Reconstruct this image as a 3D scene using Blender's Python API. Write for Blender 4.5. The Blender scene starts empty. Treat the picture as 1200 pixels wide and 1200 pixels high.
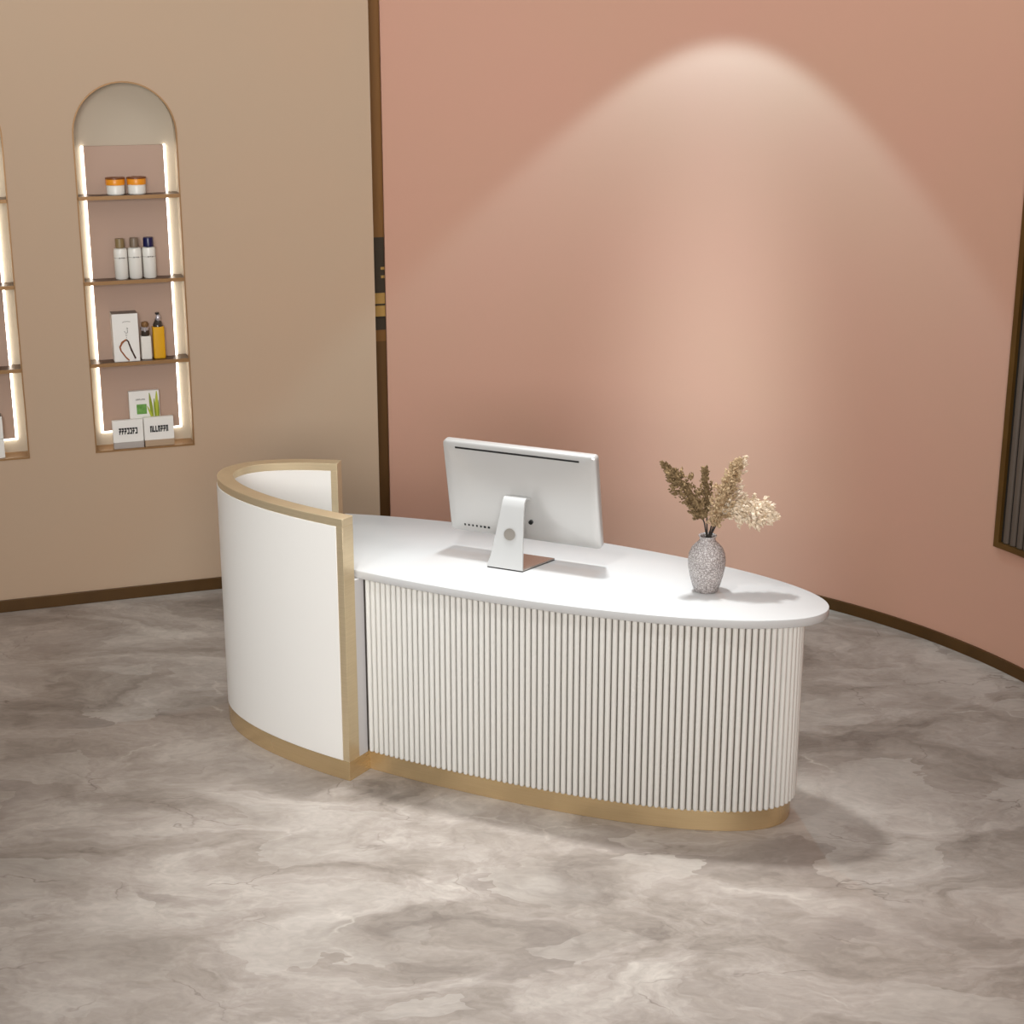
import bpy, bmesh, math, random
from mathutils import Vector, Matrix
import numpy as np
random.seed(7)
scene = bpy.context.scene
COL = scene.collection
PI = math.pi

# ------------------------------------------------------------------ materials
def lin(r, g, b):
    f = lambda c: (c/12.92 if c <= .04045 else ((c+.055)/1.055)**2.4)
    return (f(r/255), f(g/255), f(b/255), 1)

def mat(name, rgb, rough=.5, metal=0., spec=.5, **kw):
    m = bpy.data.materials.new(name); m.use_nodes = True
    b = m.node_tree.nodes['Principled BSDF']
    b.inputs['Base Color'].default_value = lin(*rgb)
    b.inputs['Roughness'].default_value = rough
    b.inputs['Metallic'].default_value = metal
    b.inputs['Specular IOR Level'].default_value = spec
    for k, v in kw.items():
        b.inputs[k].default_value = v
    return m

def nd(m, t, **kw):
    n = m.node_tree.nodes.new(t)
    for k, v in kw.items():
        if k in n.inputs.keys(): n.inputs[k].default_value = v
        else: setattr(n, k, v)
    return n
def lk(m, a, b): m.node_tree.links.new(a, b)
def bsdf(m): return m.node_tree.nodes['Principled BSDF']

def mottle(m, rgb1, rgb2, scale, detail=4, bump=0., bscale=None, stretch=None):
    """gentle procedural variation between two tones"""
    tc = nd(m, 'ShaderNodeTexCoord')
    src = tc.outputs['Object']
    if stretch:
        mp = nd(m, 'ShaderNodeMapping'); mp.inputs['Scale'].default_value = stretch
        lk(m, src, mp.inputs['Vector']); src = mp.outputs['Vector']
    n = nd(m, 'ShaderNodeTexNoise', Scale=scale, Detail=detail)
    lk(m, src, n.inputs['Vector'])
    r = nd(m, 'ShaderNodeValToRGB')
    r.color_ramp.elements[0].position = .3; r.color_ramp.elements[0].color = lin(*rgb1)
    r.color_ramp.elements[1].position = .7; r.color_ramp.elements[1].color = lin(*rgb2)
    lk(m, n.outputs['Fac'], r.inputs['Fac']); lk(m, r.outputs['Color'], bsdf(m).inputs['Base Color'])
    if bump:
        n2 = nd(m, 'ShaderNodeTexNoise', Scale=bscale or scale*8, Detail=3)
        lk(m, src, n2.inputs['Vector'])
        bp = nd(m, 'ShaderNodeBump', Strength=bump, Distance=.01)
        lk(m, n2.outputs['Fac'], bp.inputs['Height']); lk(m, bp.outputs['Normal'], bsdf(m).inputs['Normal'])
    return m

M = {}
M['beige'] = mottle(mat('beige_plaster', (188, 167, 145), .75, spec=.2), (190, 164, 139), (187, 164, 140), 1.2, bump=.03, bscale=60)
M['pink'] = mottle(mat('pink_plaster', (197, 156, 138), .7, spec=.25), (198, 152, 132), (196, 153, 131), 1.5, bump=.03, bscale=60)
M['bronze'] = mottle(mat('brown_bronze', (84, 58, 24), .4, .35), (80, 55, 22), (92, 64, 28), 6, stretch=(1, 1, .2))
M['shelf'] = mat('shelf_bronze', (82, 56, 32), .38, .4)
M['edge'] = mat('edge_bronze', (150, 114, 74), .4, .4)
M['white'] = mat('white_lacquer', (236, 233, 227), .35, spec=.4)
M['top'] = mat('white_worktop', (200, 200, 199), .3, spec=.4)
M['flute'] = mat('white_fluted_lacquer', (228, 226, 220), .4, spec=.4)
M['grey_panel'] = mat('pale_grey_panel', (205, 203, 203), .5)
M['gap'] = mat('flute_gap', (124, 116, 106), .8)
def gold(name, rgb, rough, metal=.6):
    m = mat(name, rgb, rough, metal)
    mottle(m, tuple(c-4 for c in rgb), tuple(min(255, c+4) for c in rgb), 9, detail=3, stretch=(1, 1, 40))
    return m
M['gold'] = gold('brushed_champagne_gold', (216, 197, 162), .36)
M['gold2'] = gold('satin_gold_plinth', (216, 190, 146), .24, .72)
M['panelpink'] = mat('rose_beige_board', (184, 157, 140), .6, spec=.2)
M['niche'] = mat('niche_plaster', (192, 179, 160), .7, spec=.2)
def emis(name, rgb, s):
    m = mat(name, rgb, .5)
    bsdf(m).inputs['Emission Color'].default_value = lin(*rgb)
    bsdf(m).inputs['Emission Strength'].default_value = s
    return m
M['led'] = emis('white_led', (255, 250, 240), 5.5)
M['alu'] = mat('silver_plastic', (198, 196, 193), .3, .35)
M['alu_leg'] = mat('silver_aluminium', (206, 206, 204), .35, .3)
M['alu_plate'] = mat('polished_plate', (190, 180, 172), .15, .8)
M['black'] = mat('black_plastic', (18, 18, 18), .4)
M['screen'] = mat('screen_glass', (10, 11, 13), .08)
M['dark'] = mat('dark_slats', (88, 76, 66), .5)
M['darkback'] = mat('dark_backing', (30, 26, 20), .7)
M['frame'] = mottle(mat('bronze_frame', (100, 72, 30), .4, .4), (92, 64, 26), (106, 76, 32), 8)
M['pack'] = mat('white_carton', (236, 234, 228), .5)
M['packgrey'] = mat('grey_carton_top', (120, 108, 98), .6)
M['bottle'] = mat('white_bottle', (232, 230, 222), .35)
M['orange'] = mat('orange_lid', (236, 150, 30), .35)
M['amber'] = mat('amber_rim', (120, 66, 22), .4)
M['taupe'] = mat('taupe_cap', (120, 104, 86), .4)
M['olive'] = mat('olive_cap', (132, 112, 76), .4)
M['navy'] = mat('navy_cap', (18, 20, 70), .3)
M['yellow'] = mat('yellow_bottle', (222, 164, 12), .35)
M['smoke'] = mat('smoky_cap', (60, 52, 44), .12)
M['crystal'] = mat('silver_ball', (210, 205, 210), .08, .6)
M['green'] = mottle(mat('green_square', (96, 150, 60), .6), (84, 140, 50), (120, 170, 84), 60)
M['leaf'] = mat('leaf_green', (176, 186, 50), .5)
M['leaf2'] = mat('leaf_dark', (136, 150, 30), .5)
M['ink'] = mat('black_ink', (28, 26, 25), .7)
M['inkgrey'] = mat('grey_ink', (140, 136, 130), .7)
M['brownink'] = mat('brown_ink', (150, 84, 36), .6)
M['brownink2'] = mat('dark_brown_ink', (62, 36, 18), .6)
M['stand1'] = mat('grey_stand', (172, 164, 158), .4)
M['stand2'] = mat('tan_stand', (176, 152, 126), .4)
M['cabwood'] = mat('cabinet_wood', (148, 102, 48), .5)
M['cabdark'] = mat('cabinet_dark', (76, 65, 50), .4)
M['cabochre'] = mat('cabinet_ochre', (206, 162, 88), .5)
M['cablow'] = mat('cabinet_lower', (116, 80, 36), .5)
M['stem'] = mat('dry_stem', (46, 40, 34), .7)

# patterned crackle vase
m = M['vase'] = mat('crackle_glass', (205, 196, 192), .18, spec=.6)
tc = nd(m, 'ShaderNodeTexCoord')
v1 = nd(m, 'ShaderNodeTexVoronoi', feature='DISTANCE_TO_EDGE', Scale=120.)
nz = nd(m, 'ShaderNodeTexNoise', Scale=60., Detail=3.)
mx = nd(m, 'ShaderNodeMixRGB', Fac=.02)
lk(m, tc.outputs['Object'], nz.inputs['Vector']); lk(m, tc.outputs['Object'], mx.inputs['Color1']); lk(m, nz.outputs['Color'], mx.inputs['Color2'])
lk(m, mx.outputs['Color'], v1.inputs['Vector'])
r = nd(m, 'ShaderNodeValToRGB')
r.color_ramp.elements[0].position = .02; r.color_ramp.elements[0].color = lin(150, 141, 138)
r.color_ramp.elements[1].position = .17; r.color_ramp.elements[1].color = lin(224, 216, 213)
lk(m, v1.outputs['Distance'], r.inputs['Fac']); lk(m, r.outputs['Color'], bsdf(m).inputs['Base Color'])
bp = nd(m, 'ShaderNodeBump', Strength=.7, Distance=.004)
lk(m, v1.outputs['Distance'], bp.inputs['Height']); lk(m, bp.outputs['Normal'], bsdf(m).inputs['Normal'])
bsdf(m).inputs['Transmission Weight'].default_value = .25

def plume_mat(name, a, b):
    m = mat(name, a, .85, spec=.1)
    return mottle(m, a, b, 70, detail=3)
M['plume_dark'] = plume_mat('dry_plume_brown', (86, 68, 44), (160, 136, 102))
M['plume_mid'] = plume_mat('dry_plume_tan', (136, 108, 76), (204, 180, 146))
M['plume_pale'] = plume_mat('dry_plume_cream', (196, 172, 140), (244, 230, 210))

# stone floor
m = M['floor'] = mat('grey_stone_floor', (165, 152, 142), .5, spec=.35)
tc = nd(m, 'ShaderNodeTexCoord')
mp = nd(m, 'ShaderNodeMapping'); mp.inputs['Rotation'].default_value = (0, 0, .5); mp.inputs['Scale'].default_value = (.75, 1.25, 1)
lk(m, tc.outputs['Object'], mp.inputs['Vector'])
wn = nd(m, 'ShaderNodeTexNoise', Scale=1.6, Detail=5., Roughness=.6)
lk(m, mp.outputs['Vector'], wn.inputs['Vector'])
wa = nd(m, 'ShaderNodeVectorMath', operation='MULTIPLY_ADD')
wa.inputs[1].default_value = (.55, .55, .55)
lk(m, wn.outputs['Color'], wa.inputs[0]); lk(m, mp.outputs['Vector'], wa.inputs[2])
W = wa.outputs['Vector']
def ramp(pts, fac):
    r = nd(m, 'ShaderNodeValToRGB')
    e = r.color_ramp.elements
    while len(e) < len(pts): e.new(.5)
    for el, (p, c) in zip(e, pts):
        el.position = p; el.color = c
    lk(m, fac, r.inputs['Fac']); return r.outputs['Color']
def g(v): return (v, v, v, 1)
def mix(fac, c1, c2, blend='MIX'):
    x = nd(m, 'ShaderNodeMixRGB', blend_type=blend)
    for sock, val in (('Fac', fac), ('Color1', c1), ('Color2', c2)):
        if hasattr(val, 'is_output'): lk(m, val, x.inputs[sock])
        else: x.inputs[sock].default_value = val
    return x.outputs['Color']
n1 = nd(m, 'ShaderNodeTexNoise', Scale=2.0, Detail=10., Roughness=.66, Distortion=.9)
lk(m, W, n1.inputs['Vector'])
base = ramp([(.34, lin(122, 111, 102)), (.46, lin(150, 139, 129)), (.55, lin(166, 155, 146)), (.68, lin(190, 181, 171))], n1.outputs['Fac'])
# angular lighter / darker flakes
vf = nd(m, 'ShaderNodeTexVoronoi', Scale=3.4, Randomness=1.)
lk(m, W, vf.inputs['Vector'])
flake = ramp([(.0, g(.0)), (.60, g(.0)), (.62, g(.6)), (1., g(.9))], vf.outputs['Color'])
n3 = nd(m, 'ShaderNodeTexNoise', Scale=2.4, Detail=3.)
lk(m, tc.outputs['Object'], n3.inputs['Vector'])
fm = ramp([(.44, g(.1)), (.60, g(.9))], n3.outputs['Fac'])
base = mix(mix(1., flake, fm, 'MULTIPLY'), base, lin(182, 173, 164))
flake2 = ramp([(.0, g(.8)), (.22, g(.6)), (.26, g(0)), (1., g(0))], vf.outputs['Color'])
base = mix(mix(1., flake2, fm, 'MULTIPLY'), base, lin(136, 125, 117))
# light broken veins
vv = nd(m, 'ShaderNodeTexVoronoi', feature='DISTANCE_TO_EDGE', Scale=1.5)
lk(m, W, vv.inputs['Vector'])
vein = ramp([(.0, g(.5)), (.004, g(.3)), (.012, g(0))], vv.outputs['Distance'])
n4 = nd(m, 'ShaderNodeTexNoise', Scale=3.2, Detail=4.)
lk(m, tc.outputs['Object'], n4.inputs['Vector'])
vm = ramp([(.56, g(0)), (.66, g(1))], n4.outputs['Fac'])
base = mix(mix(1., vein, vm, 'MULTIPLY'), base, lin(204, 195, 184))
# dark hairline cracks
vc = nd(m, 'ShaderNodeTexVoronoi', feature='DISTANCE_TO_EDGE', Scale=2.6)
mp2 = nd(m, 'ShaderNodeMapping'); mp2.inputs['Location'].default_value = (3.1, 1.7, 0)
lk(m, W, mp2.inputs['Vector']); lk(m, mp2.outputs['Vector'], vc.inputs['Vector'])
crk = ramp([(.0, g(.7)), (.004, g(.4)), (.01, g(0))], vc.outputs['Distance'])
cm = ramp([(.36, g(1)), (.48, g(0))], n4.outputs['Fac'])
base = mix(mix(1., crk, cm, 'MULTIPLY'), base, lin(104, 91, 82))
fine = nd(m, 'ShaderNodeTexNoise', Scale=38., Detail=6.)
lk(m, W, fine.inputs['Vector'])
base = mix(.16, base, ramp([(.3, g(.25)), (.7, g(.75))], fine.outputs['Fac']), 'OVERLAY')
lk(m, base, bsdf(m).inputs['Base Color'])
bp = nd(m, 'ShaderNodeBump', Strength=.12, Distance=.01)
lk(m, n1.outputs['Fac'], bp.inputs['Height']); lk(m, bp.outputs['Normal'], bsdf(m).inputs['Normal'])

# ------------------------------------------------------------------ helpers
class MB:
    def __init__(s): s.v = []; s.f = []; s.mi = []
    def add(s, vs, fs, mi=0):
        o = len(s.v); s.v += [tuple(v) for v in vs]
        s.f += [tuple(i+o for i in f) for f in fs]; s.mi += [mi]*len(fs)
        return s
    def box(s, x0, x1, y0, y1, z0, z1, mi=0):
        return s.prism([(x0, y0), (x1, y0), (x1, y1), (x0, y1)], z0, z1, mi)
    def prism(s, poly, z0, z1, mi=0):
        n = len(poly)
        vs = [(x, y, z0) for x, y in poly]+[(x, y, z1) for x, y in poly]
        fs = [tuple(range(n))[::-1], tuple(range(n, 2*n))]+[(i, (i+1) % n, n+(i+1) % n, n+i) for i in range(n)]
        return s.add(vs, fs, mi)
    def ribbon(s, A, B, z0, z1, mi=0):
        """solid wall between two open plan polylines of equal length"""
        n = len(A)
        vs = [(x, y, z0) for x, y in A]+[(x, y, z1) for x, y in A]+[(x, y, z0) for x, y in B]+[(x, y, z1) for x, y in B]
        fs = []
        for i in range(n-1):
            fs += [(i, i+1, n+i+1, n+i), (2*n+i+1, 2*n+i, 3*n+i, 3*n+i+1), (n+i, n+i+1, 3*n+i+1, 3*n+i), (i+1, i, 2*n+i, 2*n+i+1)]
        fs += [(0, n, 3*n, 2*n), (n-1, 3*n-1, 4*n-1, 2*n-1)]
        return s.add(vs, fs, mi)
    def lathe(s, prof, seg=32, cx=0, cy=0, sx=1, sy=1, mi=0, rot=0):
        vs = []; fs = []; k = len(prof)
        for j in range(seg):
            a = 2*PI*j/seg+rot
            vs += [(cx+r*math.cos(a)*sx, cy+r*math.sin(a)*sy, z) for r, z in prof]
        for j in range(seg):
            for i in range(k-1):
                a = j*k+i; b = ((j+1) % seg)*k+i
                fs.append((a, b, b+1, a+1))
        return s.add(vs, fs, mi)
    def tube(s, pts, rad, seg=8, mi=0):
        pts = [Vector(p) for p in pts]; n = len(pts)
        rads = rad if isinstance(rad, (list, tuple)) else [rad]*n
        vs = []; fs = []
        up = Vector((0, 1, .01))
        for i, p in enumerate(pts):
            d = (pts[min(i+1, n-1)]-pts[max(i-1, 0)]).normalized()
            a = d.cross(up).normalized(); b = d.cross(a)
            for k in range(seg):
                t = 2*PI*k/seg
                vs.append(p+(a*math.cos(t)+b*math.sin(t))*rads[i])
        for i in range(n-1):
            for k in range(seg):
                fs.append((i*seg+k, i*seg+(k+1) % seg, (i+1)*seg+(k+1) % seg, (i+1)*seg+k))
        fs += [tuple(range(seg))[::-1], tuple((n-1)*seg+k for k in range(seg))]
        return s.add(vs, fs, mi)
    def build(s, name, mats, parent=None, off=(0, 0, 0), smooth=None, bevel=0, seg=2):
        me = bpy.data.meshes.new(name)
        me.from_pydata([(x-off[0], y-off[1], z-off[2]) for x, y, z in s.v], [], s.f)
        if not isinstance(mats, (list, tuple)): mats = [mats]
        for mm in mats: me.materials.append(mm)
        for p, k in zip(me.polygons, s.mi): p.material_index = k
        bm = bmesh.new(); bm.from_mesh(me)
        bmesh.ops.remove_doubles(bm, verts=bm.verts, dist=1e-6)
        bmesh.ops.recalc_face_normals(bm, faces=bm.faces)
        bm.to_mesh(me); bm.free()
        o = bpy.data.objects.new(name, me); COL.objects.link(o)
        if parent is not None: o.parent = parent
        if bevel:
            b = o.modifiers.new('bevel', 'BEVEL'); b.width = bevel; b.segments = seg; b.limit_method = 'ANGLE'; b.angle_limit = math.radians(40)
        if smooth is not None:
            for p in me.polygons: p.use_smooth = True
            me.set_sharp_from_angle(angle=math.radians(smooth))
        return o

def tag(o, label, cat, group=None):
    o['label'] = label; o['category'] = cat
    if group: o['group'] = group
    return o
def thing(name, label, cat, loc=(0, 0, 0), rz=0, group=None):
    o = bpy.data.objects.new(name, None); COL.objects.link(o)
    o.empty_display_size = .05
    o.location = loc; o.rotation_euler = (0, 0, rz)
    return tag(o, label, cat, group)
def struct(o, label=None):
    o['kind'] = 'structure'
    return o

# ------------------------------------------------------------------ room frame
P0 = np.array([-2.296, 6.937]); T = np.array([0.94343466, 0.33155851]); N = np.array([0.33155851, -0.94343466])
ROT = math.atan2(T[1], T[0])
CC = np.array([-.1994, 5.1372]); RR = 2.4673
def wl(s, off=0.):
    """plan point on the beige wall: s along it, off behind it"""
    q = P0+T*s-N*off; return (float(q[0]), float(q[1]))
def pk(deg, r=RR):
    a = math.radians(deg); return (CC[0]+r*math.cos(a), CC[1]+r*math.sin(a))
ZT = 3.1

# floor
fb = MB().box(-4.6, 4.2, -1.2, 9.2, -.05, 0)
struct(fb.build('floor', M['floor']))

# beige wall with two arched recesses (solid slab, local frame x along wall, y into wall)
NZ0, NSPR, NR = .696, 2.078, .2195
NC = (.6885, .6885-.721)            # centres of the two niches along the wall
S0, S1, TH = -2.4, 1.766, .15
def arch(c, k=28, r=NR):
    return [(c+r*math.cos(PI-PI*i/k), NSPR+r*math.sin(PI-PI*i/k)) for i in range(k+1)]
wb = MB()
def wq(a, b, c, d, y): wb.add([(p[0], y, p[1]) for p in (a, b, c, d)], [(0, 1, 2, 3)])
edges = [S0]
for c in sorted(NC): edges += [c-NR, c+NR]
edges.append(S1)
for i in range(0, len(edges), 2):
    wq((edges[i], 0), (edges[i+1], 0), (edges[i+1], ZT), (edges[i], ZT), 0)
for c in NC:
    wq((c-NR, 0), (c+NR, 0), (c+NR, NZ0), (c-NR, NZ0), 0)
    A = arch(c)
    for a, b in zip(A, A[1:]): wq(a, b, (b[0], ZT), (a[0], ZT), 0)
wq((S0, 0), (S1, 0), (S1, ZT), (S0, ZT), TH)
wb.add([(S1, 0, 0), (S1, TH, 0), (S1, TH, ZT), (S1, 0, ZT), (S0, 0, 0), (S0, TH, 0), (S0, TH, ZT), (S0, 0, ZT)], [(0, 1, 2, 3), (4, 5, 6, 7), (3, 2, 6, 7)])
w = wb.build('wall_left', M['beige'])
w.location = (P0[0], P0[1], 0); w.rotation_euler = (0, 0, ROT); struct(w)
b = MB().box(S0, S1, -.012, 0, 0, .056).build('baseboard_left', M['bronze'], bevel=.002)
b.location = (P0[0], P0[1], 0); b.rotation_euler = (0, 0, ROT); struct(b)

# curved pink wall
angs = [98.96-i*(98.96+12)/90 for i in range(91)]
inner = [pk(a) for a in angs]; outer = [pk(a, RR+.04) for a in angs]
ex = inner[-1]
inner.append((ex[0]-.3, -1.1)); outer.append((ex[0]-.26, -1.1))
struct(MB().ribbon(inner, outer, 0, ZT).build('wall_right', M['pink'], smooth=30))
struct(MB().ribbon([pk(a, RR-.012) for a in angs], [pk(a) for a in angs], 0, .05).build('baseboard_right', M['bronze'], smooth=30))

# stand-in cabinet behind the wall slot; its bands imitate mirrored tones
cab = thing('stand_in_cabinet', 'stand-in dark wood cabinet imitating the mirrored brown bands in the narrow slot between beige and pink walls', 'cabinet', (*wl(1.9, .19), 0), ROT)
def band(name, z0, z1, mm, dy=0.):
    return MB().box(-.2, .12, -.02+dy, .03, z0, z1).build(name, mm, cab)
band('lower_panel', 0, 1.085, M['cablow'])
band('middle_panel', 1.085, 1.14, M['cabwood'])
band('drawer_front', 1.14, 1.195, M['cabdark'], -.004)
band('ledge', 1.205, 1.255, M['cabochre'], -.008)
band('ledge', 1.265, 1.315, M['cabochre'], -.008)
band('rail', 1.195, 1.265, M['cabdark'], .006)
sc = band('dark_shelf_back', 1.315, 1.575, M['cabdark'])
for zz, zx in ((1.385, -.005), (1.425, .002)):
    MB().box(-.06, .02, -.03, -.02, zz, zz+.012).build('glint_bar', M['cabochre'], sc)  # small ochre bars imitating two glints on the dark band
band('upper_panel', 1.575, 2.9, M['cabwood'])

# framed slatted panel on the pink wall at the right edge
fp = thing('slatted_wall_panel', 'bronze framed panel of dark vertical slats on the pink wall at right edge', 'wall panel', (*pk(20), .509))
FO = (pk(20)[0], pk(20)[1], .509)
F0, F1, FZ0, FZ1 = 28.96, 8., .509, 2.45
def arcs(a0, a1, r, k=24): return [pk(a0+(a1-a0)*i/k, r) for i in range(k+1)]
fr = MB()
fr.ribbon(arcs(F0, F1, RR-.02), arcs(F0, F1, RR), FZ0, FZ0+.024)
fr.ribbon(arcs(F0, F1, RR-.02), arcs(F0, F1, RR), FZ1-.024, FZ1)
fr.ribbon(arcs(F0, F0-.62, RR-.02, 2), arcs(F0, F0-.62, RR, 2), FZ0+.024, FZ1-.024)
fr.ribbon(arcs(F1+.62, F1, RR-.02, 2), arcs(F1+.62, F1, RR, 2), FZ0+.024, FZ1-.024)
fr.build('frame', M['frame'], fp, FO)
MB().ribbon(arcs(F0-.62, F1+.62, RR-.004), arcs(F0-.62, F1+.62, RR-.001), FZ0+.024, FZ1-.024).build('backing', M['darkback'], fp, FO)
sl = MB(); a = F0-1.25
while a > F1+1:
    pts = []
    cx, cy = pk(a, RR-.004)
    ra = math.radians(a)
    for i in range(9):
        t = -PI/2+PI*i/8
        tx, ty = -math.sin(ra), math.cos(ra); nx, ny = -math.cos(ra), -math.sin(ra)
        pts.append((cx+tx*.0145*math.sin(t)+nx*.011*math.cos(t), cy+ty*.0145*math.sin(t)+ny*.011*math.cos(t)))
    sl.prism(pts, FZ0+.026, FZ1-.026); a -= .88
sl.build('slats', M['dark'], fp, FO, smooth=40)

# ------------------------------------------------------------------ niches
ND = .11
def make_niche(c, label):
    t = thing('wall_niche', label, 'niche', (*wl(c), NZ0), ROT, 'arched shelf niches in the beige wall')
    A = [(-NR, 0)]+[(x-c, z-NZ0) for x, z in arch(c)]+[(NR, 0)]
    sh = MB(); n = len(A)
    sh.add([(x, 0.001, z) for x, z in A]+[(x, ND, z) for x, z in A], [(i, i+1, n+i+1, n+i) for i in range(n-1)])
    sh.add([(x, ND, z) for x, z in A], [tuple(range(n))])
    sh.build('niche_lining', M['niche'], t, smooth=40)
    # thin bronze edging round the opening
    e = MB(); w_ = .006
    B = [(-NR+w_, w_)]+[(x*(1-w_/NR), (z-(NSPR-NZ0))*(1-w_/NR)+(NSPR-NZ0)) for x, z in A[1:-1]]+[(NR-w_, w_)]
    e.add([(x, -.002, z) for x, z in A]+[(x, -.002, z) for x, z in B]+[(x, .02, z) for x, z in B]+[(x, .02, z) for x, z in A],
          [(i, i+1, n+i+1, n+i) for i in range(n-1)]+[(n+i, n+i+1, 2*n+i+1, 2*n+i) for i in range(n-1)]+[(3*n+i, 3*n+i+1, i+1, i) for i in range(n-1)])
    e.build('edging', M['edge'], t, smooth=40)
    MB().box(-NR, NR, -.002, ND, 0, .008).build('sill', M['edge'], t)
    bp_ = MB().box(-.169, .169, ND-.022, ND-.002, .075, 1.33).build('back_board', M['panelpink'], t, bevel=.001)
    for z in (1.815, 1.451, 1.09):
        s_ = MB().box(-NR+.001, NR-.001, .0, ND, z-NZ0-.009, z-NZ0+.007).build('shelf', M['shelf'], t)
        MB().box(-NR+.001, NR-.001, -.002, .0, z-NZ0-.009, z-NZ0+.007).build('shelf_edge', M['edge'], s_)
    for sx in (-1, 1):
        MB().box(sx*.1745-.0045, sx*.1745+.0045, ND-.012, ND-.001, .066, 1.33).build('light_strip', M['led'], t)
    MB().box(-.169, .169, ND-.012, ND-.001, .066, .074).build('light_strip', M['led'], t)
    return t
make_niche(NC[0], 'lit arched wall niche with three full shelves of products, seen whole')
make_niche(NC[1], 'lit arched wall niche cut off by the left edge of the picture')

# products: pl(s, depth) gives the world spot on a shelf of the first niche
SH = [1.822, 1.458, 1.097, NZ0+.008]
def pl(ds, dep, z): return (*wl(NC[0]+ds, dep), z)
def rrect(w, d, r=.006, k=4):
    out = []
    for cx, cy, a0 in ((w/2-r, d/2-r, 0), (-w/2+r, d/2-r, 90), (-w/2+r, -d/2+r, 180), (w/2-r, -d/2+r, 270)):
        for i in range(k+1):
            a = math.radians(a0+90*i/k); out.append((cx+r*math.cos(a), cy+r*math.sin(a)))
    return out
# px positions -> along-wall offsets from niche centre
def jar(ds, label):
    t = thing('cream_jar', label, 'jar', pl(ds, .05, SH[0]), ROT, 'cream jars on the top shelf')
    MB().lathe([(0, 0), (.034, 0), (.038, .004), (.0385, .038), (.0365, .042), (0, .042)], 28).build('body', M['bottle'], t, smooth=40)
    MB().lathe([(0, .042), (.040, .042), (.0405, .046), (.0405, .066), (.038, .071), (0, .071)], 28).build('lid', M['orange'], t, smooth=40)
    MB().lathe([(.0405, .0662), (.0415, .0672), (.0412, .0725), (.036, .0735), (0, .0735), ], 28).build('lid_top', M['amber'], t, smooth=40)
jar(-.050, 'white cream jar with orange lid, left of the pair on top shelf')
jar(.040, 'white cream jar with orange lid, right of the pair on top shelf')
def bottle(ds, h, capm, label, cw=.021):
    t = thing('lotion_bottle', label, 'bottle', pl(ds, .052, SH[1]), ROT, 'white bottles on the second shelf')
    MB().lathe([(0, 0), (.025, 0), (.0285, .005), (.029, .10), (.029, h-.012), (.027, h-.003), (.018, h), (0, h)], 26).build('body', M['bottle'], t, smooth=40)
    MB().lathe([(cw*.8, h), (cw, h+.002), (cw*.97, h+.036), (cw*.9, h+.041), (0, h+.042)], 22).build('cap', capm, t, smooth=40)
    MB().lathe([(.0293, h-.042), (.0294, h-.0405)], 26).build('band', M['inkgrey'], t, smooth=40)
    lab = MB()
    for k in range(3):
        x = -.010+.009*k
        lab.box(x, x+.007, -.0305, -.0282, h-.043+(k == 1)*.001, h-.038)
    lab.build('lettering', M['inkgrey'], t)
bottle(-.048, .134, M['olive'], 'white bottle with olive pump cap, leftmost of three on second shelf', .020)
bottle(.013, .135, M['taupe'], 'white bottle with taupe cap, middle of three on second shelf', .020)
bottle(.0745, .135, M['navy'], 'white bottle with navy blue cap, rightmost of three on second shelf', .0225)

# third shelf
t = thing('tall_carton', 'tall white carton with brown looped drawing and script on third shelf', 'box', pl(-.052, .058, SH[2]), ROT)
MB().prism(rrect(.112, .088, .002, 2), 0, .212).build('carton', M['pack'], t, bevel=.0015)
MB().box(-.055, .055, -.043, .043, .212, .2135).build('top_flap', M['packgrey'], t)
yy = -.0452
lp = MB().tube([(-.001, yy, .098), (-.018, yy, .086), (-.029, yy, .066), (-.026, yy, .05), (-.008, yy, .022), (.008, yy, .004)], [.003, .0042, .004, .0032, .0032, .003], 6, 0)
lp.tube([(-.001, yy, .098), (.008, yy, .09), (.020, yy, .05), (.036, yy, .012)], [.003, .003, .0038, .0036], 6, 1)
lp.build('loop_drawing', [M['brownink'], M['brownink2']], t)
MB().tube([(-.012, yy, .174), (-.006, yy, .178), (.012, yy, .178), (.022, yy, .176)], .0011, 5).build('script_stroke', M['inkgrey'], t)
MB().tube([(.004, yy, .15), (.010, yy, .148), (.006, yy, .142)], .0014, 5).build('script_stroke', M['inkgrey'], t)
MB().tube([(-.006, yy, .136), (.0, yy, .126), (.008, yy, .13), (.008, yy, .14)], .0013, 5).build('script_stroke', M['inkgrey'], t)
MB().tube([(-.002, yy, .118), (.006, yy, .116)], .0012, 5).build('script_stroke', M['inkgrey'], t)
MB().tube([(.002, yy, .105), (.002, yy, .110)], .0010, 5).build('script_stroke', M['inkgrey'], t)

t = thing('serum_bottle', 'small white bottle with smoky cap between tall carton and yellow bottle', 'bottle', pl(.037, .055, SH[2]), ROT)
MB().prism(rrect(.046, .036, .006), 0, .103).build('body', M['bottle'], t, smooth=50, bevel=.002)
MB().lathe([(0, .103), (.017, .103), (.0175, .107), (.0175, .135), (.015, .139), (0, .14)], 20).build('cap', M['smoke'], t, smooth=40)
MB().lathe([(.0176, .128), (.019, .130), (.019, .141), (.017, .143), (0, .143)], 20).build('cap_ring', M['crystal'], t, smooth=40)
MB().lathe([(.012, .143), (.0165, .15), (.015, .162), (.009, .166), (0, .166)], 20).build('stopper', M['edge'], t, smooth=40)

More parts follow.
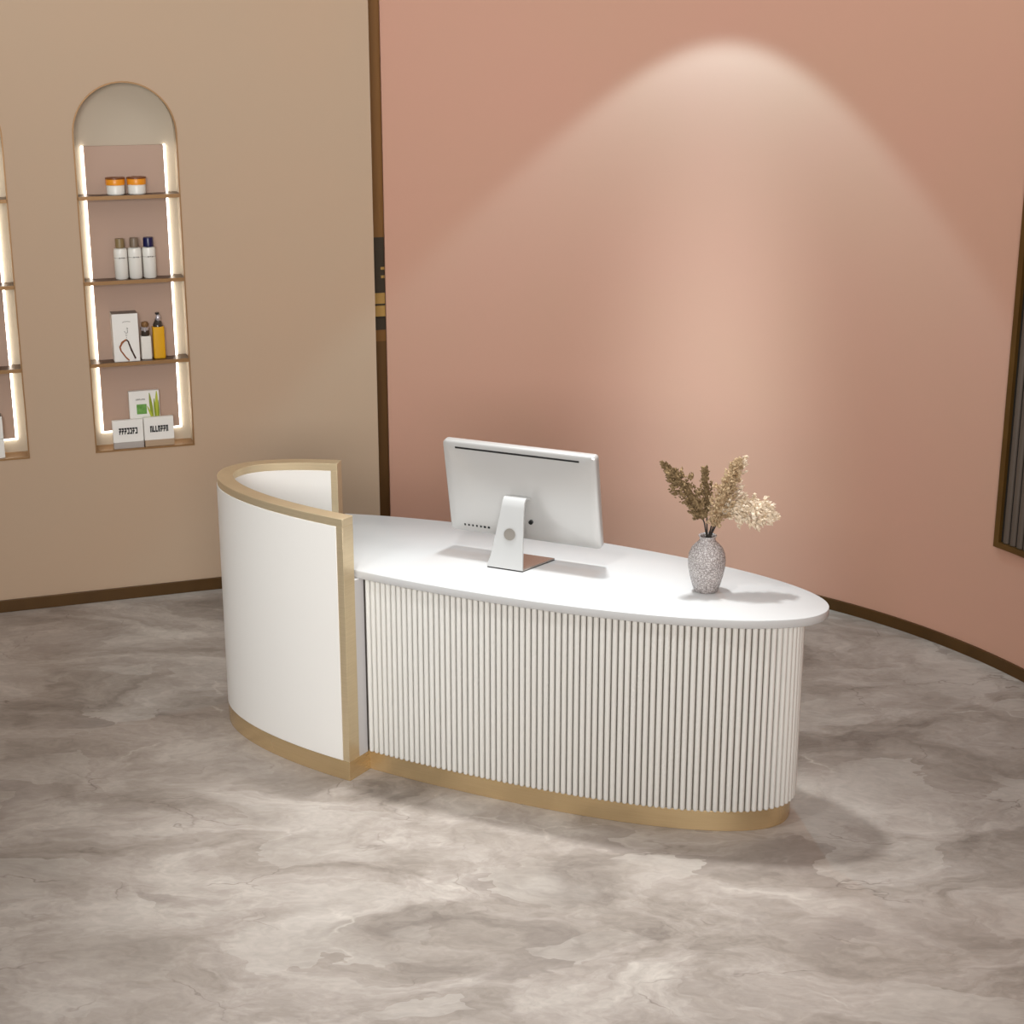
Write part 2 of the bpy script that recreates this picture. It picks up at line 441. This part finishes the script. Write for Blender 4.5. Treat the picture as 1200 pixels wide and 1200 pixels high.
t = thing('yellow_bottle', 'yellow bottle with dark stopper and silver ball on third shelf', 'bottle', pl(.094, .055, SH[2]), ROT)
MB().prism(rrect(.051, .044, .007), 0, .142).build('body', M['yellow'], t, smooth=50, bevel=.003)
MB().lathe([(0, .142), (.022, .142), (.021, .152), (.014, .166), (.010, .176), (0, .176)], 20).build('stopper', M['smoke'], t, smooth=40)
MB().lathe([(0, .164), (.006, .166), (.0105, .172), (.012, .18), (.0105, .188), (.006, .194), (0, .196)], 18, .002, -.006).build('ball', M['crystal'], t, smooth=60)
MB().lathe([(.004, .194), (.009, .197), (.009, .203), (0, .206)], 14).build('tip', M['black'], t, smooth=40)

# bottom of niche
def glyphs(mb, x0, x1, z0, z1, y, n, seed):
    r_ = random.Random(seed); w_ = (x1-x0)/n
    for k in range(n):
        xa = x0+k*w_; xb = xa+w_*.86; h = z1-z0
        kind = r_.randrange(4); st = w_*.36
        if kind in (0, 2): mb.box(xa, xa+st, y, y+.001, z0, z1)
        if kind in (0, 1): mb.box(xa, xb, y, y+.001, z0, z0+h*.24)
        if kind in (1, 2, 3): mb.box(xa, xb, y, y+.001, z1-h*.24, z1)
        if kind in (1, 2): mb.box(xb-st, xb, y, y+.001, z0, z1)
        if kind == 3:
            mb.add([(xa, y, z0), (xa+st, y, z0), (xb, y, z1), (xb-st, y, z1)], [(0, 1, 2, 3)])
            mb.box(xa, xb, y, y+.001, z0+h*.38, z0+h*.58)
t = thing('product_carton', 'white carton with green square and yellow green leaves behind two cards', 'box', pl(.013, .066, SH[3]), ROT)
MB().prism(rrect(.134, .026, .002, 2), 0, .247).build('carton', M['pack'], t, bevel=.001)
MB().box(-.035, .009, -.0145, -.0128, .142, .187).build('green_square', M['green'], t, bevel=.0005)
gl = MB()
glyphs(gl, -.038, .004, .206, .212, -.0142, 9, 3)
gl.build('lettering', M['inkgrey'], t)
lf = MB()
def leaf(x0, z0, x1, z1, w_, y, mi):
    pts = []; k = 8
    for i in range(k+1):
        f = i/k; ww = w_*(math.sin(PI*min(1, f*.72+.2)))
        pts.append((x0+(x1-x0)*f, z0+(z1-z0)*f, ww))
    vs = [(x-w2, y, z) for x, z, w2 in pts]+[(x+w2, y, z) for x, z, w2 in pts]
    lf.add(vs, [(i, i+1, k+2+i, k+1+i) for i in range(k)], mi)
leaf(.034, .115, .024, .236, .007, -.0134, 1)
leaf(.052, .115, .056, .243, .008, -.0137, 0)
leaf(.036, .110, .012, .178, .005, -.0140, 0)
leaf(.047, .11, .043, .21, .005, -.0143, 1)
leaf(.060, .115, .062, .20, .004, -.0146, 1)
lf.build('leaf_print', [M['leaf'], M['leaf2']], t)

def card(ds, dep, label, seed, w_, h, standm, rz, n):
    t = thing('card_box', label, 'box', pl(ds, dep, SH[3]), ROT+rz, 'white cards at the bottom of the niche')
    MB().prism([(-w_/2, -.009), (w_/2, -.009), (w_/2, .012), (-w_/2, .012)], .028, h).build('card', M['pack'], t, bevel=.001)
    MB().box(-w_/2+.001, w_/2-.001, -.013, .016, 0, .028).build('stand', standm, t, bevel=.001)
    gm = MB(); glyphs(gm, -w_*.3, w_*.32, .064, .093, -.0104, n, seed); gm.build('lettering', M['ink'], t)
card(-.071, .022, 'white card with black lettering on grey stand, left of two in niche bottom', 11, .134, .128, M['stand1'], 0, 7)
card(.066, .024, 'white card with black lettering on tan stand, right of two in niche bottom', 23, .132, .132, M['stand2'], .02, 7)

t = thing('white_carton', 'white carton at the bottom of the niche cut by the left edge', 'box', (*wl(NC[1]+.062, .055), SH[3]), ROT)
MB().prism(rrect(.11, .075, .002, 2), 0, .185).build('carton', M['pack'], t, bevel=.0015)
MB().box(-.054, .054, -.036, .036, .185, .1865).build('top_flap', M['packgrey'], t)
MB().box(-.055, .055, -.0383, -.037, .086, .0875).build('seam', M['inkgrey'], t)

# ------------------------------------------------------------------ reception desk
DC = (-.00716, 5.40148, 0); TH_ = -.45607
desk = thing('reception_desk', 'white oval reception desk with fluted front, gold plinth and curved raised screen', 'desk', DC)
def sup(cx, cy, a, b, th, n, k, t0=0., t1=2*PI):
    out = []
    for i in range(k):
        t = t0+(t1-t0)*i/(k if abs(t1-t0-2*PI) < 1e-6 else k-1)
        c, s = math.cos(t), math.sin(t)
        x = a*math.copysign(abs(c)**(2/n), c); y = b*math.copysign(abs(s)**(2/n), s)
        out.append((cx+x*math.cos(th)-y*math.sin(th), cy+x*math.sin(th)+y*math.cos(th)))
    return out
def resample(P, step, closed=True):
    P = [np.array(p) for p in P]
    if closed: P = P+[P[0]]
    d = [0]
    for a, b in zip(P, P[1:]): d.append(d[-1]+float(np.linalg.norm(b-a)))
    n = max(2, round(d[-1]/step)); out = []
    xs = np.array([p[0] for p in P]); ys = np.array([p[1] for p in P])
    m_ = n if closed else n+1
    for i in range(m_):
        q = d[-1]*i/n; out.append((float(np.interp(q, d, xs)), float(np.interp(q, d, ys))))
    return out
def offset(P, dist, closed):
    """offset a polyline to its left"""
    out = []; n = len(P)
    for i in range(n):
        a = P[(i-1) % n] if closed else P[max(i-1, 0)]; b = P[(i+1) % n] if closed else P[min(i+1, n-1)]
        dx, dy = b[0]-a[0], b[1]-a[1]; l = math.hypot(dx, dy)
        out.append((P[i][0]-dy/l*dist, P[i][1]+dx/l*dist))
    return out
SX, SY, SA, SB, STH, SN, H1 = -.2793, 5.47658, .88788, .3604, -.50497, 2.08412, .9533
HB = .0717
full = sup(SX, SY, SA, SB, STH, SN, 4000)      # counter-clockwise
near = min(range(4000), key=lambda i: (full[i][0]+.565)**2+(full[i][1]-5.226)**2)
far = min(range(4000), key=lambda i: (full[i][0]+.6437)**2+(full[i][1]-5.9992)**2)
# walk clockwise from near corner round the left end to the far corner
idx = []; i = near
while i != far: idx.append(i); i = (i-1) % 4000
arc = resample([full[j] for j in idx+[far]], .009, False)
def inset(P, d):                    # clockwise walk: interior is on the right
    return offset(P, -d, False)
def strip(i0, i1, d0, d1, z0, z1):
    A = inset(arc, d0)[i0:i1]; B = inset(arc, d1)[i0:i1]
    return MB().ribbon(A, B, z0, z1)
THK = .058; L = len(arc); E_ = 3
strip(0, L, 0, THK, H1-.028, H1).build('top_trim', M['gold'], desk, DC, smooth=35, bevel=.0012)
strip(0, E_+1, 0, THK, HB, H1-.028).build('end_trim', M['gold'], desk, DC, smooth=35, bevel=.001)
strip(L-E_-1, L, 0, THK, HB, H1-.028).build('end_trim', M['gold'], desk, DC, smooth=35, bevel=.001)
strip(E_, L-E_, -.002, THK+.002, HB+.001, H1-.028).build('screen_panel', M['white'], desk, DC, smooth=35, bevel=.0015)
strip(0, L, 0, .122, 0, HB).build('screen_plinth', M['gold2'], desk, DC, smooth=35, bevel=.001)
# plan helper: inside of the screen outline and to its left of the near end plane?
ax = np.array([math.cos(TH_), math.sin(TH_)])
nearO = np.array(arc[0]); nearI = np.array(inset(arc, THK)[0]); farO = np.array(arc[-1]); farI = np.array(inset(arc, THK)[-1])
inn = inset(arc, THK)
innN = np.array(inn)
midv = (nearO+farO)/2
def clamp(p, d=THK):
    """keep a plan point within the inner face of the screen where the screen surrounds it"""
    q = np.array(p)
    side = (q-midv)@np.array([-ax[1], ax[0]])     # >0 : far side
    endp = nearI if side < 0 else farI
    if (q-endp)@ax > 0: return p
    C0 = np.array(inset(arc, d))
    j = int(np.argmin(((C0-q)**2).sum(1)))
    tg = C0[min(j+1, L-1)]-C0[max(j-1, 0)]; inward = np.array([tg[1], -tg[0]])
    if (q-C0[j])@inward < 0: return (float(C0[j][0]), float(C0[j][1]))
    return p
def slab(name, P, z0, z1, mm, rnd=.003):
    Q = P; R_ = offset(P, rnd, True); n = len(P); mb = MB()
    rings = [(R_, z0), (Q, z0+rnd), (Q, z1-rnd), (offset(P, rnd*.35, True), z1-rnd*.3), (R_, z1)]
    vs = []
    for r_, z in rings: vs += [(x, y, z) for x, y in r_]
    fs = []
    for k in range(len(rings)-1):
        for i in range(n): fs.append((k*n+i, k*n+(i+1) % n, (k+1)*n+(i+1) % n, (k+1)*n+i))
    fs += [tuple(range(n))[::-1], tuple(range(4*n, 5*n))]
    mb.add(vs, fs); return mb.build(name, mm, desk, DC, smooth=50)
tt = [clamp(p) for p in resample(sup(DC[0], DC[1], 1.12282, .34119, TH_, 2.07888, 3000), .012)]
slab('tabletop', tt, .722, .75, M['top'], .0014)
PA, PB, PN = 1.0282, .30221, 2.23955
plc = sup(DC[0], DC[1], PA, PB, TH_, PN, 4000)
MB().prism([clamp(p, .12) for p in resample(plc, .012)], 0, HB).build('plinth', M['gold2'], desk, DC, smooth=35, bevel=.001)
MB().prism([clamp(p, .125) for p in resample(plc, .012)], HB, .722).build('core', M['gap'], desk, DC, smooth=35)
fl = MB()
SIDE_IN = nearO+(nearI-nearO)/THK*.105
ring = resample(offset(plc, -.0072, True), .0212)
for i, (x, y) in enumerate(ring):
    q = np.array((x, y)); side = (q-midv)@np.array([-ax[1], ax[0]])
    e = nearI if side < 0 else farI
    if (q-e)@ax < .012: continue
    a = ring[i-1]; b_ = ring[(i+1) % len(ring)]
    tx, ty = b_[0]-a[0], b_[1]-a[1]; l = math.hypot(tx, ty); tx /= l; ty /= l; nx, ny = ty, -tx
    vs = []; rings = [(.6, HB+.0025), (.86, HB+.0045), (1., HB+.009), (1., .722)]
    k = 12
    for sc_, z in rings:
        for j in range(k):
            t = 2*PI*j/k
            vs.append((x+tx*.0088*sc_*math.cos(t)+nx*.0100*sc_*math.sin(t), y+ty*.0088*sc_*math.cos(t)+ny*.0100*sc_*math.sin(t), z))
    fs = [tuple(range(k))[::-1]]
    for r_ in range(3):
        for j in range(k): fs.append((r_*k+j, r_*k+(j+1) % k, (r_+1)*k+(j+1) % k, (r_+1)*k+j))
    fl.add(vs, fs)
fl.build('fluted_cladding', M['flute'], desk, DC, smooth=50)
dirn = (nearI-nearO)/np.linalg.norm(nearI-nearO)
A_ = nearO+dirn*(THK-.002)-ax*.001; B_ = nearO+dirn*.108-ax*.001
MB().prism([tuple(A_), tuple(B_), tuple(B_-ax*.05), tuple(A_-ax*.05)], HB, .722).build('side_panel', M['grey_panel'], desk, DC)

# ------------------------------------------------------------------ computer
MY = -.4423; ML = (-.024, 5.31, .75)
pc = thing('desktop_computer', 'silver all-in-one computer seen from behind standing on the desk top', 'computer', ML, MY)
# local: x along the panel, y away from the viewer, z up
TILT = -.1823; CZ = .9865-.75; CY = .118; MW, MH = .567, .340
def panel_pt(u, v, d=0.):
    """u,v in the back plane from its centre, d outwards from the back"""
    c, s = math.cos(TILT), math.sin(TILT)
    return (u+.005, CY+v*s-d*c, CZ+v*c+d*s)
pn = MB()
def rr(w_, h_, r_, k=6):
    out = []
    for cx, cy, a0 in ((w_/2-r_, h_/2-r_, 0), (-w_/2+r_, h_/2-r_, 90), (-w_/2+r_, -h_/2+r_, 180), (w_/2-r_, -h_/2+r_, 270)):
        for i in range(k+1):
            a = math.radians(a0+90*i/k); out.append((cx+r_*math.cos(a), cy+r_*math.sin(a)))
    return out
rings = [(MW+.004, MH+.004, .012, -.028), (MW+.006, MH+.006, .014, -.024), (MW+.006, MH+.006, .015, -.006), (MW+.002, MH+.002, .016, -.0015), (MW-.008, MH-.008, .018, .0015), (MW-.06, MH-.06, .03, .006), (MW-.16, MH-.14, .05, .010), (MW-.3, MH-.22, .05, .013)]
vs = []; n = 28
for w_, h_, r_, d in rings: vs += [panel_pt(u, v, d) for u, v in rr(w_, h_, r_)]
fs = [tuple(range(n)), tuple(range((len(rings)-1)*n, len(rings)*n))]
for k in range(len(rings)-1):
    for i in range(n): fs.append((k*n+i, k*n+(i+1) % n, (k+1)*n+(i+1) % n, (k+1)*n+i))
pn.add(vs, fs)
hs = pn.build('housing', M['alu'], pc, smooth=60)
s_ = MB(); q = rr(MW-.012, MH-.012, .008); s_.add([panel_pt(u, v, -.0282) for u, v in q]+[panel_pt(u, v, -.030) for u, v in q], [tuple(range(28)), tuple(range(28, 56))]+[(i, (i+1) % 28, 28+(i+1) % 28, 28+i) for i in range(28)])
s_.build('screen', M['screen'], pc)
def decal(name, u0, u1, v0, v1, d0, d1, mm, k=10):
    mb = MB(); P = []
    for i in range(k+1):
        f = i/k; u = u0+(u1-u0)*f
        P.append((u, v0, v1))
    vs = [panel_pt(u, a, d0) for u, a, b in P]+[panel_pt(u, b, d0) for u, a, b in P]+[panel_pt(u, a, d1) for u, a, b in P]+[panel_pt(u, b, d1) for u, a, b in P]
    n_ = k+1; fs = []
    for i in range(k):
        fs += [(2*n_+i, 2*n_+i+1, 3*n_+i+1, 3*n_+i), (i, i+1, 2*n_+i+1, 2*n_+i), (n_+i, n_+i+1, 3*n_+i+1, 3*n_+i)]
    fs += [(0, n_, 3*n_, 2*n_), (k, n_+k, 3*n_+k, 2*n_+k)]
    mb.add(vs, fs); return mb.build(name, mm, hs)
decal('vent_slot', -.236, .227, .1485, .1545, -.003, .0055, M['black'])
for k in range(7):
    u = -.226+k*.0155
    decal('port', u-(.0026 if k < 5 else .004), u+(.0026 if k < 5 else .004), -.1465, -.1395, -.003, .0078, M['black'], 2)
# stand leg: tapering bent strip rising from the plate into the back of the housing
path = [(0., .004, .067), (.012, .04, .0605), (.026, .105, .0525), (.040, .168, .0455), (.048, .208, .042), (.054, .227, .041), (.064, .2365, .041), (.080, .2365, .041), (.100, .230, .041)]
LDX = .008
lg = MB(); kk = len(path); vs = []
for i, (y, z, hw) in enumerate(path):
    a = path[max(i-1, 0)]; b_ = path[min(i+1, kk-1)]
    ty, tz = b_[0]-a[0], b_[1]-a[1]; l = math.hypot(ty, tz); ny, nz = -tz/l, ty/l
    t_ = .0035
    dx = LDX*min(1, z/.22)
    vs += [(dx-hw, y+ny*t_, z+nz*t_), (dx+hw, y+ny*t_, z+nz*t_), (dx+hw, y-ny*t_, z-nz*t_), (dx-hw, y-ny*t_, z-nz*t_)]
fs = [(0, 1, 2, 3), tuple(4*(kk-1)+j for j in range(4))]
for i in range(kk-1):
    for j in range(4): fs.append((4*i+j, 4*i+(j+1) % 4, 4*i+4+(j+1) % 4, 4*i+4+j))
lg.add(vs, fs)
leg = lg.build('stand_leg', M['alu_leg'], pc, smooth=40)
# cable hole set in the leg (ring and dark disc)
hy, hz = .0290, .118
cf, sf = math.cos(math.atan2(.014, .063)), math.sin(math.atan2(.014, .063))
hm = MB(); vs = []; k = 24
for r_, d in ((.0245, .0055), (.0215, .0055), (.0215, .0042), (0, .0042)):
    for j in range(k):
        a = 2*PI*j/k; u, v = r_*math.cos(a), r_*.95*math.sin(a)
        vs.append((u+.006, hy+v*sf-d*cf, hz+v*cf+d*sf))
for q in range(3):
    pass
hm.add(vs, [(q*k+j, q*k+(j+1) % k, (q+1)*k+(j+1) % k, (q+1)*k+j) for q in range(2) for j in range(k)], 0)
hm.add([vs[2*k+j] for j in range(k)], [tuple(range(k))], 1)
hm.build('cable_hole', [M['alu'], mat('hole_shade', (132, 126, 118), .6)], leg, smooth=30)
MB().prism([(-.0665, 0), (.0665, 0), (.112, .165), (-.112, .165)], .003, .008).build('foot_plate', M['alu_plate'], pc, bevel=.001)
MB().prism([(-.0665, 0), (.0665, 0), (.112, .165), (-.112, .165)], 0, .003).build('foot_pad', M['black'], pc)
hp = panel_pt(.075, -.085, .012)
MB().tube([panel_pt(.036, -.095, .004), panel_pt(.036, -.095, .018)], .008, 12).build('power_plug', M['black'], hs)

# ------------------------------------------------------------------ vase and plumes
VX, VY, VZ = .6355, 5.096, .75
vs_ = thing('vase', 'crackled pale grey glass vase standing on the right end of the desk', 'vase', (VX, VY, VZ))
prof = [(0, .0), (.034, 0), (.039, .003), (.046, .022), (.055, .055), (.0605, .085), (.0618, .105), (.059, .128), (.051, .147), (.040, .160), (.029, .170), (.0255, .177), (.0255, .183), (.0300, .189), (.0295, .1905), (.0235, .1885), (.022, .180), (.026, .170), (.046, .147), (.055, .122), (.057, .10), (.05, .05), (.036, .010), (0, .008)]
MB().lathe(prof, 56).build('body', M['vase'], vs_, smooth=60)
S_ = 1/357.; CT = 1/math.cos(.33)
def vp(px, py, dy=0.):
    """point near the vase: offsets in metres from mouth, from a view along the room"""
    x = VX+(px-461)/6*S_; z = VZ+.187+(655-py)/6*S_*CT
    return Vector((x, VY+dy, z+dy*.3))
def plume(label, stem, path, widths, mm, count, flake, seed):
    r_ = random.Random(seed)
    root = thing('pampas_stem', label, 'dried flower', (VX, VY, VZ+.012), 0, 'dried plume stems in the vase')
    o = (VX, VY, VZ+.012)
    pts = [vp(*p) for p in path]
    st = [Vector((VX+(stem[0][0]-461)/6*S_*.4, VY, VZ+.014))]+[vp(*p) for p in stem]+pts
    MB().tube(st, [.0024]*(len(stem)+1)+[.0018]*(len(pts)-1)+[.0008], 6).build('stem', M['stem'], root, o, smooth=60)
    # dense clusters of small curled spikelets along the path
    mb = MB(); n = len(pts)
    for c in range(count):
        f = (c+r_.random())/count
        q = f*(n-1); i = min(int(q), n-2); u = q-i
        p = pts[i].lerp(pts[i+1], u); d = (pts[i+1]-pts[i]).normalized()
        w_ = widths[i]*(1-u)+widths[i+1]*u
        a = r_.random()*2*PI
        e1 = d.cross(Vector((0, 1, 0))).normalized(); e2 = d.cross(e1)
        rad = (e1*math.cos(a)+e2*math.sin(a)*.8)
        lump = .72+.38*math.sin(f*23+seed)*math.cos(a*2+f*11)
        rr_ = 1.22*w_*S_/6*(.2+.95*r_.random()**.7)*lump
        tip = p+rad*rr_+d*(.004+.010*r_.random())
        gr = Vector((0, 0, -1))*.003*r_.random()
        tip += gr
        out = (rad*.8+d*.9+Vector((r_.uniform(-.5, .5), r_.uniform(-.5, .5), r_.uniform(-.6, .3)))).normalized()
        ln = flake*(.6+.8*r_.random()); sd = out.cross(Vector((r_.uniform(-1, 1), r_.uniform(-1, 1), r_.uniform(-1, 1)))).normalized()*ln*.32
        up = out.cross(sd).normalized()*ln*.22
        b = tip-out*ln*.5
        mb.add([b, b+out*ln*.45+sd+up*.3, b+out*ln, b+out*ln*.45-sd+up*.3, b+out*ln*.45+up*1.6, b+out*ln*.45-up],
               [(0, 1, 4), (1, 2, 4), (2, 3, 4), (3, 0, 4), (0, 5, 1), (1, 5, 2), (2, 5, 3), (3, 5, 0)])
    # core so the plume is dense
    mb.tube(pts, [max(.0012, w_*S_/6*.3) for w_ in widths], 8)
    mb.build('plume', mm, root, o)
plume('dark brown dried plume leaning far to the left in the vase', [(452, 650), (436, 565)], [(425, 540, 0), (385, 450, .0), (300, 335, .004), (225, 255, .008), (148, 180, .01)], [30, 84, 82, 52, 12], M['plume_dark'], 640, .0150, 1)
plume('short dark dried plume standing upright behind the taller ones', [(458, 650), (452, 560)], [(456, 520, .02), (452, 420, .02), (440, 320, .02), (432, 222, .02)], [20, 50, 46, 10], M['plume_dark'], 200, .0135, 2)
plume('tan dried plume standing tallest, leaning slightly right in the vase', [(468, 650), (488, 575)], [(492, 570, -.012), (530, 460, -.012), (570, 340, -.012), (610, 230, -.012), (652, 132, -.01)], [52, 84, 84, 54, 12], M['plume_mid'], 720, .0145, 3)
plume('thin pale dried plume just right of the tallest one', [(476, 650), (510, 560)], [(560, 470, .02), (620, 345, .02), (655, 240, .02), (694, 152, .02)], [24, 44, 52, 14], M['plume_pale'], 240, .0135, 4)
plume('bushy cream dried plume drooping to the right of the vase', [(484, 650), (520, 570)], [(560, 525, .0), (630, 440, .0), (700, 440, -.005), (790, 475, -.008), (850, 495, -.01), (915, 505, -.01)], [50, 105, 112, 104, 78, 14], M['plume_pale'], 950, .0165, 5)

# ------------------------------------------------------------------ lights
def area(name, loc, tgt, size, power, col=(1, .95, .88), sy=None):
    l = bpy.data.lights.new(name, 'AREA'); l.energy = power; l.color = col; l.size = size
    if sy: l.shape = 'RECTANGLE'; l.size_y = sy
    o = bpy.data.objects.new(name, l); COL.objects.link(o); o.location = loc
    o.rotation_euler = (Vector(tgt)-Vector(loc)).to_track_quat('-Z', 'Y').to_euler()
    return o
def spot(name, loc, tgt, ang, blend, power, col=(1, .9, .78), r=.03):
    l = bpy.data.lights.new(name, 'SPOT'); l.energy = power; l.color = col; l.spot_size = math.radians(ang); l.spot_blend = blend; l.shadow_soft_size = r
    o = bpy.data.objects.new(name, l); COL.objects.link(o); o.location = loc
    o.rotation_euler = (Vector(tgt)-Vector(loc)).to_track_quat('-Z', 'Y').to_euler()
    return o
spot('pool_light', (.0, 5.75, 4.4), (.1, 4.2, 0), 45, 1., 720, (.95, .985, 1), .13)
spot('key_light', (-.7, 3.75, 4.3), (-.05, 5.15, .35), 40, 1., 165, (.95, .985, 1), .12)
spot('overhead_light', (-.05, 5.38, 4.3), (-.05, 5.38, 0), 84, .8, 34, (1, .985, .96), .35)
spot('desk_fill_light', (-2.3, 1.9, 3.0), (-.75, 5.3, .45), 26, 1., 185, (.94, .985, 1.03), .3)
area('room_light', (0, 4.6, 4.4), (0, 5.2, 0), 4.0, 30, (1, .985, .965), sy=4.0)
fl_ = area('front_fill_light', (-.2, -1.6, 2.9), (0, 7.2, 2.8), 3.0, 98, (1, .985, .965), sy=2.0)  # added fill from behind the camera, lifts walls and desk front
fl_.data.spread = math.radians(88)
area('left_wall_fill', (-2.5, 5.7, 3.8), (-2.4, 6.95, 2.4), .8, 8, (1, .985, .965))  # added fill, only brightens the top of the beige wall
area('right_wall_fill', (1.3, 5.2, 3.8), (*pk(29), 2.3), .8, 10, (1, .985, .965))  # added fill for the dim upper part of the pink wall
LX, LY = pk(62.95, RR-.5)
spot('wall_washer', (LX, LY, 3.035), (LX, LY, 0), 84, .18, 50, (.5, .98, 1.2))
spot('wall_beam', (*pk(62.95, RR-1.3), 4.3), (*pk(62.95, RR-.02), .42), 19, 1., 960, (.72, .97, 1.08), .28)
wd = bpy.data.worlds.new('World'); scene.world = wd; wd.use_nodes = True
bg = wd.node_tree.nodes['Background']
bg.inputs['Color'].default_value = (1, .98, .96, 1); bg.inputs['Strength'].default_value = .24

# ------------------------------------------------------------------ camera
cd = bpy.data.cameras.new('Camera'); cam = bpy.data.objects.new('Camera', cd); COL.objects.link(cam)
cd.sensor_width = 36; cd.sensor_fit = 'HORIZONTAL'; cd.lens = 36*1927.18/1200
cam.location = (0, 0, 2.54042); cam.rotation_euler = (PI/2-.29017, 0, 0)
cd.clip_start = .05
scene.camera = cam
scene.view_settings.view_transform = 'Standard'
scene.view_settings.look = 'None'
scene.cycles.use_denoising = True
scene.cycles.max_bounces = 8
